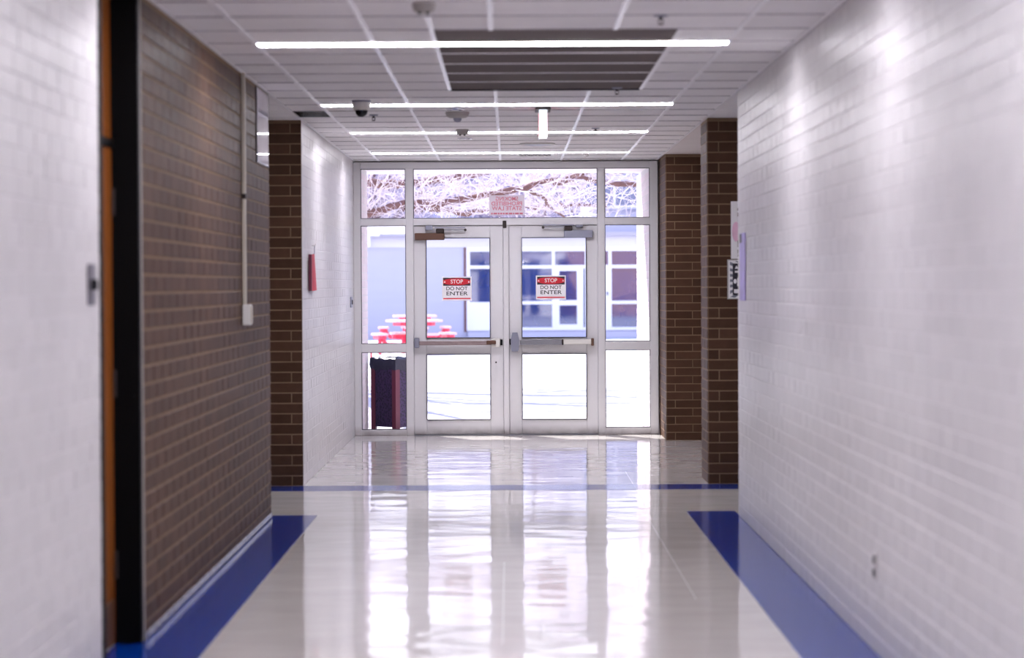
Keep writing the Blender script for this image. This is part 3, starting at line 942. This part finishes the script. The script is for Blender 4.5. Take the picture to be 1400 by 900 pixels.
struct('roof.001', MB().box(-14, 14, -4.3, 25.5, 5.2, 5.35).box(-14, -13.8, -4.3, 24.9, 0, 5.2).box(13.8, 14, -4.3, 24.9, 0, 5.2), pink_brick, 'roof and outer sides of the school', 'roof', (0, 10, 5.2))

conc = mat('sunlit pale concrete', (178, 177, 178), .8, var=.05, nscale=1.3, piece=.02, bump=.002, bscale=30)
gr = struct('ground', MB().box(-60, 60, YD + .1, 130, -.3, -.05), mat('joint filler', (120, 116, 116), .9), 'ground of the courtyard outside the doors', 'ground', (0, 60, 0))
ys = [YD + .10, 28.6, 33.2, 38.4, 43.7, 49.5, 56, 63, 69.8]
xs = [-24, -16, -8, -2.7, 2.7, 8, 16, 24]
for a in range(len(ys) - 1):
    for b in range(len(xs) - 1):
        MB().box(xs[b] + .012, xs[b + 1] - .012, ys[a] + .014, ys[a + 1] - .014, -.06, -.012, .006).build('slab', conc, gr)

# ------------------------------------------------------------------ bin outside the sidelight
bc = Vector((-1.195, 25.50, 0))
r = tag(empty('litter_bin', bc), 'dark square litter bin with maroon posts and a black liner outside the sidelight', 'bin')
def expanded_metal():
    m = mat('dark expanded metal', (38, 30, 62), .5, .2)
    nt = m.node_tree; N, L = nt.nodes, nt.links
    tc = N.new('ShaderNodeTexCoord')
    mp = N.new('ShaderNodeMapping'); mp.inputs['Rotation'].default_value = (0, 0, 0)
    L.new(tc.outputs['Object'], mp.inputs['Vector'])
    wv = N.new('ShaderNodeTexVoronoi'); wv.inputs['Scale'].default_value = 42
    L.new(mp.outputs[0], wv.inputs['Vector'])
    cr = N.new('ShaderNodeValToRGB')
    cr.color_ramp.elements[0].color = lin((14, 14, 44)); cr.color_ramp.elements[1].color = lin((66, 46, 92))
    cr.color_ramp.elements[0].position = .25; cr.color_ramp.elements[1].position = .6
    L.new(wv.outputs['Distance'], cr.inputs[0]); L.new(cr.outputs[0], N['Principled BSDF'].inputs['Base Color'])
    return m
xm = expanded_metal()
hb = .262
cs = [bc + Vector((0, -hb, 0)), bc + Vector((hb, 0, 0)), bc + Vector((0, hb, 0)), bc + Vector((-hb, 0, 0))]
for k in range(4):
    a, b = cs[k], cs[(k + 1) % 4]
    nn = ((a + b) / 2 - bc).normalized()
    i = nn * -.01
    a2, b2 = a + (b - a) * .06, a + (b - a) * .94
    z0, z1 = .03, .68
    vs = [a2 + Vector((0, 0, z0)), b2 + Vector((0, 0, z0)), b2 + Vector((0, 0, z1)), a2 + Vector((0, 0, z1))]
    vs += [p + i for p in vs]
    MB().add(vs, [(0, 1, 2, 3), (4, 7, 6, 5), (0, 4, 5, 1), (1, 5, 6, 2), (2, 6, 7, 3), (3, 7, 4, 0)]).build('mesh_panel', xm, r)
    d = (a - bc).normalized(); s_ = Vector((-d.y, d.x, 0))
    post = MB()
    sq = [a + d * .012, a + s_ * .042 - d * .035, a - d * .05, a - s_ * .042 - d * .035]
    post.add([p + Vector((0, 0, 0)) for p in sq] + [p + Vector((0, 0, .70)) for p in sq], [(0, 1, 2, 3), (4, 7, 6, 5), (0, 1, 5, 4), (1, 2, 6, 5), (2, 3, 7, 6), (3, 0, 4, 7)])
    post.build('post', M['maroon'], r)
lm = mat('black plastic liner', (26, 28, 58), .35, bump=.006, bscale=30)
ln = MB()
n = 40
for (sc, z, wv) in ((1.06, .63, .02), (1.10, .68, .012), (1.08, .745, .010), (1.0, .757, .008), (.85, .70, .01)):
    for k in range(n):
        t = k / n * 4
        s0 = int(t); f = t - s0
        p = cs[s0].lerp(cs[(s0 + 1) % 4], f)
        q = bc + (p - bc) * sc
        ln.v.append(Vector((q.x, q.y, z + wv * math.sin(k * 1.7) * random.uniform(.3, 1))))
for i in range(4):
    for k in range(n):
        ln.f.append((i * n + k, i * n + (k + 1) % n, (i + 1) * n + (k + 1) % n, (i + 1) * n + k))
ln.f.append(tuple(range(4 * n, 5 * n)))
ln.build('liner', lm, r, smooth=True)
r = tag(empty('bollard', (-2.70, 47, -.012)), 'low red post far out on the pavement behind the litter bin', 'post')
MB().tube([(-2.70, 47, -.012), (-2.70, 47, .30)], .02, 12).build('post', M['red'], r)
MB().lathe(-2.70, 47, [(.022, .30), (.018, .315), (.005, .32)], 12).build('cap', M['red'], r)

# ------------------------------------------------------------------ picnic tables
pt = mat('red coated metal', (226, 60, 92), .28, var=.05)
pw = mat('sunlit red coating', (240, 196, 200), .35, var=.05)  # sun glare on tops and seats is put into this paler red
def picnic(cx, cy, rot, label):
    r = tag(empty('picnic_table', (cx, cy, -.012)), label, 'picnic table', 'red picnic tables')
    def rt(x, y):
        return (cx + x * math.cos(rot) - y * math.sin(rot), cy + x * math.sin(rot) + y * math.cos(rot))
    def slab(name, x0, x1, y0, y1, z0, z1, m, cut=.08):
        poly = [(x0 + cut, y0), (x1 - cut, y0), (x1, y0 + cut), (x1, y1 - cut), (x1 - cut, y1), (x0 + cut, y1), (x0, y1 - cut), (x0, y0 + cut)]
        n = 8
        vs = [rt(*p) + (z0,) for p in poly] + [rt(*p) + (z1,) for p in poly]
        return MB().add(vs, [tuple(range(n)), tuple(range(n, 2 * n))] + [(i, (i + 1) % n, n + (i + 1) % n, n + i) for i in range(n)]).build(name, m, r)
    slab('tabletop', -.54, .54, -.54, .54, .70, .75, pw, .16)
    slab('table_apron', -.40, .40, -.40, .40, .62, .70, pt, .12)
    MB().tube([rt(0, 0) + (-.012,), rt(0, 0) + (.64,)], .07, 12).build('pedestal', pt, r)
    for (x0, x1, y0, y1) in ((-.30, .30, -.92, -.66), (-.30, .30, .66, .92), (-.92, -.66, -.30, .30), (.66, .92, -.30, .30)):
        s_ = slab('seat', x0, x1, y0, y1, .41, .46, pw, .06)
        mx, my = (x0 + x1) / 2, (y0 + y1) / 2
        a = MB().tube([rt(mx * .1, my * .1) + (.16,), rt(mx * .8, my * .8) + (.20,), rt(mx, my) + (.42,)], .05, 8)
        a.tube([rt(mx, my) + (-.012,), rt(mx, my) + (.42,)], .04, 8)
        a.build('seat_arm', pt, r)
        slab('seat_skirt', x0 + .04, x1 - .04, y0 + .04, y1 - .04, .33, .41, pt, .05)
picnic(-2.12, 53.5, .35, 'red picnic table with four seats, the nearer of the pair outside')
picnic(-2.42, 61.5, .1, 'red picnic table with four seats, close to the far building')

# ------------------------------------------------------------------ building across the courtyard
DB = 70.0
def bx(px): return (px - 697) * DB / F
def bz(py): return CZ + (389 - py) * DB / F
bw = mat('grey block with lavender shade', (192, 192, 208), .8, var=.03, nscale=2, stretch=(.3, 1, 3))  # lavender of the shade is mixed into the wall colour
bwf = mat('white window frame paint', (240, 240, 244), .5)
bgl = mat('dark blue tinted window glass', (0, 46, 112), .03, var=.2, nscale=.8)
bgl.node_tree.nodes['Principled BSDF'].inputs['IOR'].default_value = 2.3
broof = mat('pale standing seam roof', (176, 172, 182), .6, var=.04)
b = tag(empty('school_building', (0, DB, 0)), 'low pale building with white framed blue windows across the courtyard', 'building')
o0, o1 = bx(638), bx(905)
MB().box(-20, o0, DB, DB + .3, -.05, bz(338)).box(o1, 20, DB, DB + .3, -.05, bz(338)).box(o0, o1, DB + .02, DB + .3, -.05, bz(451)).build('wall', bw, b)
MB().box(-20, 20, DB + .8, DB + 1.0, -.05, 2.6).build('inner_wall', mat('dim interior', (40, 60, 110), .9), b)
MB().box(o0 - .07, o0, DB - .04, DB + .3, .15, bz(338)).build('downpipe', mat('brown downpipe', (110, 74, 76), .6), b)
MB().box(-20, 20, DB - .05, DB + .3, bz(338), bz(323)).build('fascia', mat('pale lavender fascia', (222, 220, 230), .7), b)
MB().add([(-20, DB - .35, bz(323)), (2.2, DB - .35, bz(323)), (2.2, DB + 6, bz(323) + .42), (-20, DB + 6, bz(323) + .42),
          (-20, DB - .35, bz(323) + .08), (2.2, DB - .35, bz(323) + .08), (2.2, DB + 6, bz(323) + .50), (-20, DB + 6, bz(323) + .50)],
         [(0, 3, 2, 1), (4, 5, 6, 7), (0, 1, 5, 4), (1, 2, 6, 5), (2, 3, 7, 6), (3, 0, 4, 7)]).build('roof', broof, b)
# taller block with a band of windows
DT = 74.0
def tz(py): return CZ + (389 - py) * DT / F
MB().box(2.2, 20, DT, DT + .4, 2.4, tz(283)).box(2.2, 20, DT, DT + .4, tz(250), tz(236)).box(2.2, 20, DT - .25, DT, tz(287), tz(282)).build('upper_wall', bw, b)
MB().box(2.2, 20, DB - .3, DT, bz(323), bz(323) + .1).build('lower_roof', broof, b)
for k in range(9):
    x0 = 2.25 + k * 1.0
    q = MB().box(x0, x0 + .94, DT + .06, DT + .1, tz(282), tz(250)).build('upper_window', bgl, b)
    MB().box(x0 + .94, x0 + 1.0, DT - .02, DT + .1, tz(283), tz(250)).build('upper_mullion', bwf, q)
MB().box(2.2, 20, DT - .3, DT + 5, tz(236), tz(236) + .25).build('upper_roof', broof, b)
# the white window wall
def wfr(name, p0, p1, q0, q1, dy=0.0, m=bwf, d=.10):
    return MB().box(bx(p0), bx(p1), DB - .02 + dy, DB - .02 + dy + d, bz(q1), bz(q0)).build(name, m, b)
def bpane(p0, p1, q0, q1):
    return MB().box(bx(p0), bx(p1), DB + .05, DB + .07, bz(q1), bz(q0)).build('window_pane', bgl, b)
wfr('head_frame', 638, 905, 338, 344); wfr('transom_frame', 643, 905, 363, 367.5); wfr('sill_frame', 638, 905, 448, 452)
for (p0, p1) in ((638, 643), (697, 701), (755, 759), (832, 836.5), (872, 876)):
    wfr('post_frame', p0, p1, 344, 448, -.01)
for (p0, p1) in ((643, 697), (701, 755), (759, 800), (804, 832), (836.5, 872), (876, 905)):
    bpane(p0, p1, 344, 363)
wfr('post_frame', 800, 804, 344, 363, -.01)
bpane(643, 697, 367.5, 413); wfr('infill_panel', 643, 697, 413, 448, .02)
for (p0, p1) in ((701, 755), (836.5, 872), (876, 905)):
    bpane(p0, p1, 367.5, 412); wfr('mid_rail', p0, p1, 412, 416.5); bpane(p0, p1, 416.5, 448)
def bdoor(p0, p1, knob):
    dd = wfr('door_stile', p0, p0 + 6, 367.5, 448, .01)
    wfr('door_stile', p1 - 9, p1, 367.5, 448, .01)
    wfr('door_rail', p0 + 6, p1 - 9, 367.5, 371, .01); wfr('door_rail', p0 + 6, p1 - 9, 411, 418, .01); wfr('door_rail', p0 + 6, p1 - 9, 444, 448, .01)
    bpane(p0 + 6, p1 - 9, 371, 411); bpane(p0 + 6, p1 - 9, 418, 444)
    wfr('door_pull', knob, knob + 1.2, 400, 404, -.06, M['ink'], .07)
bdoor(759, 798, 761); bdoor(800, 832, 830)
MB().box(bx(640), bx(905), DB - .35, DB - .0, -.05, bz(454)).build('plinth', bw, b)
# white corner pipe on the far wall
r = tag(empty('corner_shape', (bx(505.5), DB - .2, bz(337))), 'white bent pipe high on the far pale wall', 'shape')
MB().box(bx(503), bx(508), DB - .45, DB - .37, bz(337), bz(317.5), .01).build('upright', bwf, r)  # white L modelled as solid bars, its cause left open
MB().box(bx(508), bx(521), DB - .45, DB - .37, bz(323), bz(317.5), .01).build('arm', bwf, r)
MB().box(bx(504), bx(507), DB - .37, DB, bz(336), bz(334), .01).build('stay', bwf, r)

# ------------------------------------------------------------------ the bare tree
bark = mat('sunlit grey brown bark', (122, 92, 86), .85, var=.22, nscale=14, bump=.02, bscale=18)
twig_m = mat('pale twigs', (226, 218, 222), .8, var=.15, nscale=10)
t = tag(empty('bare_tree', (-5.4, 39.5, -.012)), 'large bare tree with long pale branches over the courtyard', 'tree')
def limb(name, pts, r0, r1, wob=.05):
    out = []
    for i in range(len(pts) - 1):
        for k in range(5):
            f = k / 5
            p = Vector(pts[i]).lerp(Vector(pts[i + 1]), f)
            out.append(p + Vector((random.gauss(0, wob), random.gauss(0, wob), random.gauss(0, wob))))
    out.append(Vector(pts[-1]))
    n = len(out)
    rad = [(r0 + (r1 - r0) * i / (n - 1)) * random.uniform(.88, 1.14) for i in range(n)]
    MB().tube(out, rad, 9).build(name, bark, t, smooth=True)
    return out, rad
limbs = []
MB().tube([(-5.4, 39.5, -.05), (-5.35, 39.5, .4), (-5.3, 39.5, 1.6), (-5.2, 39.4, 2.6), (-5.1, 39.3, 4.2), (-5.3, 39.6, 6.0)], [.55, .42, .36, .34, .26, .16], 14).build('trunk', bark, t, smooth=True)
limbs.append(limb('branch', [(-5.2, 39.4, 2.7), at(470, 243, 39), at(512, 249, 38.6), at(552, 251, 38.2), at(600, 246, 38), at(650, 237, 37.8), at(720, 226, 37.5), (1.8, 37, 3.9)], .085, .045, .015))
limbs.append(limb('branch', [(-5.2, 39.4, 2.3), at(450, 304, 37), at(500, 294, 36.5), at(560, 277, 36.2), at(600, 279, 36), at(650, 270, 36), at(700, 261, 36), at(745, 250, 36), at(790, 244, 36.3), at(830, 249, 36.6), at(900, 258, 37)], .062, .038, .01))
limbs.append(limb('branch', [at(553, 284, 36.4), at(590, 286, 36.8), at(640, 290, 37.3), at(690, 284, 38), at(760, 281, 38.5), at(830, 283, 39)], .05, .02, .02))
limbs.append(limb('branch', [at(720, 258, 36), at(745, 272, 36.5), at(752, 283, 37), at(790, 308, 38)], .03, .015, .01))
limbs.append(limb('branch', [(-5.1, 39.3, 4.2), (-3, 38.5, 5.2), (-.5, 37.6, 5.6), (2.5, 36.8, 6.1)], .14, .05, .06))
limbs.append(limb('branch', [(-5.1, 39.3, 3.6), (-3.2, 36.5, 4.2), (-1.2, 34.2, 4.6), (1.6, 32.5, 5.0)], .11, .03, .05))
limbs.append(limb('branch', [at(760, 249, 36), at(800, 238, 36.6), at(860, 232, 37.2), (2.6, 38, 3.6)], .05, .02, .02))
tw = MB()
def twig(p, d, L, r, depth):
    pts = [p]
    n = 4
    for i in range(n):
        if pts[-1].z < 2.62: d.z = abs(d.z)
        d = (d + Vector((random.gauss(0, .28), random.gauss(0, .28), random.gauss(0, .28)))).normalized()
        pts.append(pts[-1] + d * (L / n))
    tw.tube(pts, [r, r * .85, r * .7, r * .5, r * .3], 3, cap=False)
    if depth > 0:
        for k in range(random.choice((2, 3, 3))):
            q = pts[random.randint(1, n)]
            twig(q, (d + Vector((random.gauss(0, .7), random.gauss(0, .7), random.gauss(0, .7)))).normalized(), L * random.uniform(.5, .75), r * .6, depth - 1)
# limbs higher and nearer the doors, whose shadows lie on the pavement
for (x0, x1, y0, y1, z0, z1) in ((-4.5, 4, 36, 33, 4.2, 4.8), (-4, 5, 34, 35, 5.0, 5.6), (-3.5, 4, 33, 31, 4.4, 5.2), (-4, 4.5, 37, 38, 6.2, 6.0),
                                 (-3, 5, 31, 30, 4.8, 5.8), (-4, 3, 30, 32, 5.4, 6.4), (-3, 4, 35, 36.5, 4.0, 4.6)):
    m0 = Vector(((x0 + x1) / 2, (y0 + y1) / 2 + random.uniform(-.5, .5), (z0 + z1) / 2 + .2))
    limbs.append(limb('branch', [(-5.15, 39.35, min(z0, 5.0)), (x0, y0, z0), m0, (x1, y1, z1)], .075, .025, .05))
for n_, (pts, rad) in enumerate(limbs):
    for i in range(2, len(pts) - 1):
        for k in range(2 if n_ < 4 else 3):
            d = Vector((random.gauss(.3, .6), random.gauss(0, .6), random.gauss(.35, .55))).normalized()
            twig(pts[i].lerp(pts[i + 1], random.random()), d, random.uniform(.5, 1.3), min(.011, rad[i] * .5), 2)
o = tw.build('twigs', twig_m, t, fix=False)
o['kind'] = 'stuff'

# ------------------------------------------------------------------ pale bare trees beyond the low building
def far_tree(x, y, h, label):
    global tw, t
    t = tag(empty('bare_tree', (x, y, -.05)), label, 'tree', 'bare trees beyond the low building')
    MB().tube([(x, y, -.05), (x, y, h * .12), (x + .1, y, h * .4), (x - .1, y + .2, h * .75)], [.34, .24, .18, .05], 10).build('trunk', bark, t, smooth=True)
    tw = MB()
    for k in range(9):
        a = 2 * math.pi * k / 9 + random.random()
        z = h * random.uniform(.25, .6)
        p0 = Vector((x, y, z)); rr = random.uniform(2.6, 4.4)
        p1 = p0 + Vector((math.cos(a) * rr, math.sin(a) * rr * .6, h * random.uniform(.05, .35)))
        pts, rad = limb('branch', [p0, (p0 + p1) / 2 + Vector((0, 0, .4)), p1], .09, .02, .06)
        for i in range(1, len(pts) - 1):
            for q in range(4):
                d = Vector((random.gauss(0, .6), random.gauss(0, .6), random.gauss(.3, .6))).normalized()
                twig(pts[i], d, random.uniform(1.0, 2.2), .018, 2)
    tw.build('twigs', far_twig, t, fix=False)['kind'] = 'stuff'
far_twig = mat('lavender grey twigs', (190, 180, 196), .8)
for (x, y, h, lb) in ((-4.6, 82, 8.5, 'pale bare tree nearest the far roof, seen above the brown closer'),
                      (1.0, 95, 10.0, 'pale bare tree behind the far roof, seen above the pair of doors'),
                      (-8.0, 108, 9.5, 'pale bare tree farthest behind the low building')):
    far_tree(x, y, h, lb)

# ------------------------------------------------------------------ wooded rise added far behind, to dim the bright low sky
hb_ = MB()
nx, nz = 150, 26
rnd = random.Random(3)
for j in range(nz + 1):
    for i in range(nx + 1):
        t = j / nz
        x = -130 + 260 * i / nx
        top = 12.5 + 1.4 * math.sin(x * .07) + .8 * math.sin(x * .23 + 1)
        hb_.v.append(Vector((x + rnd.uniform(-.6, .6), 150 + 26 * t + rnd.uniform(-1.2, 1.2), -.3 + top * t ** .55 + (rnd.uniform(-.5, .5) if j else 0))))
for j in range(nz):
    for i in range(nx):
        q = j * (nx + 1) + i
        hb_.f.append((q, q + 1, q + nx + 2, q + nx + 1))
hm = mat('pale bare woodland', (104, 104, 130), .9, var=.30, nscale=1.6, spec=.1)
struct('backdrop_hill', hb_, hm, 'added lavender wooded rise far beyond the low building', 'backdrop_hill', (0, 150, 0))
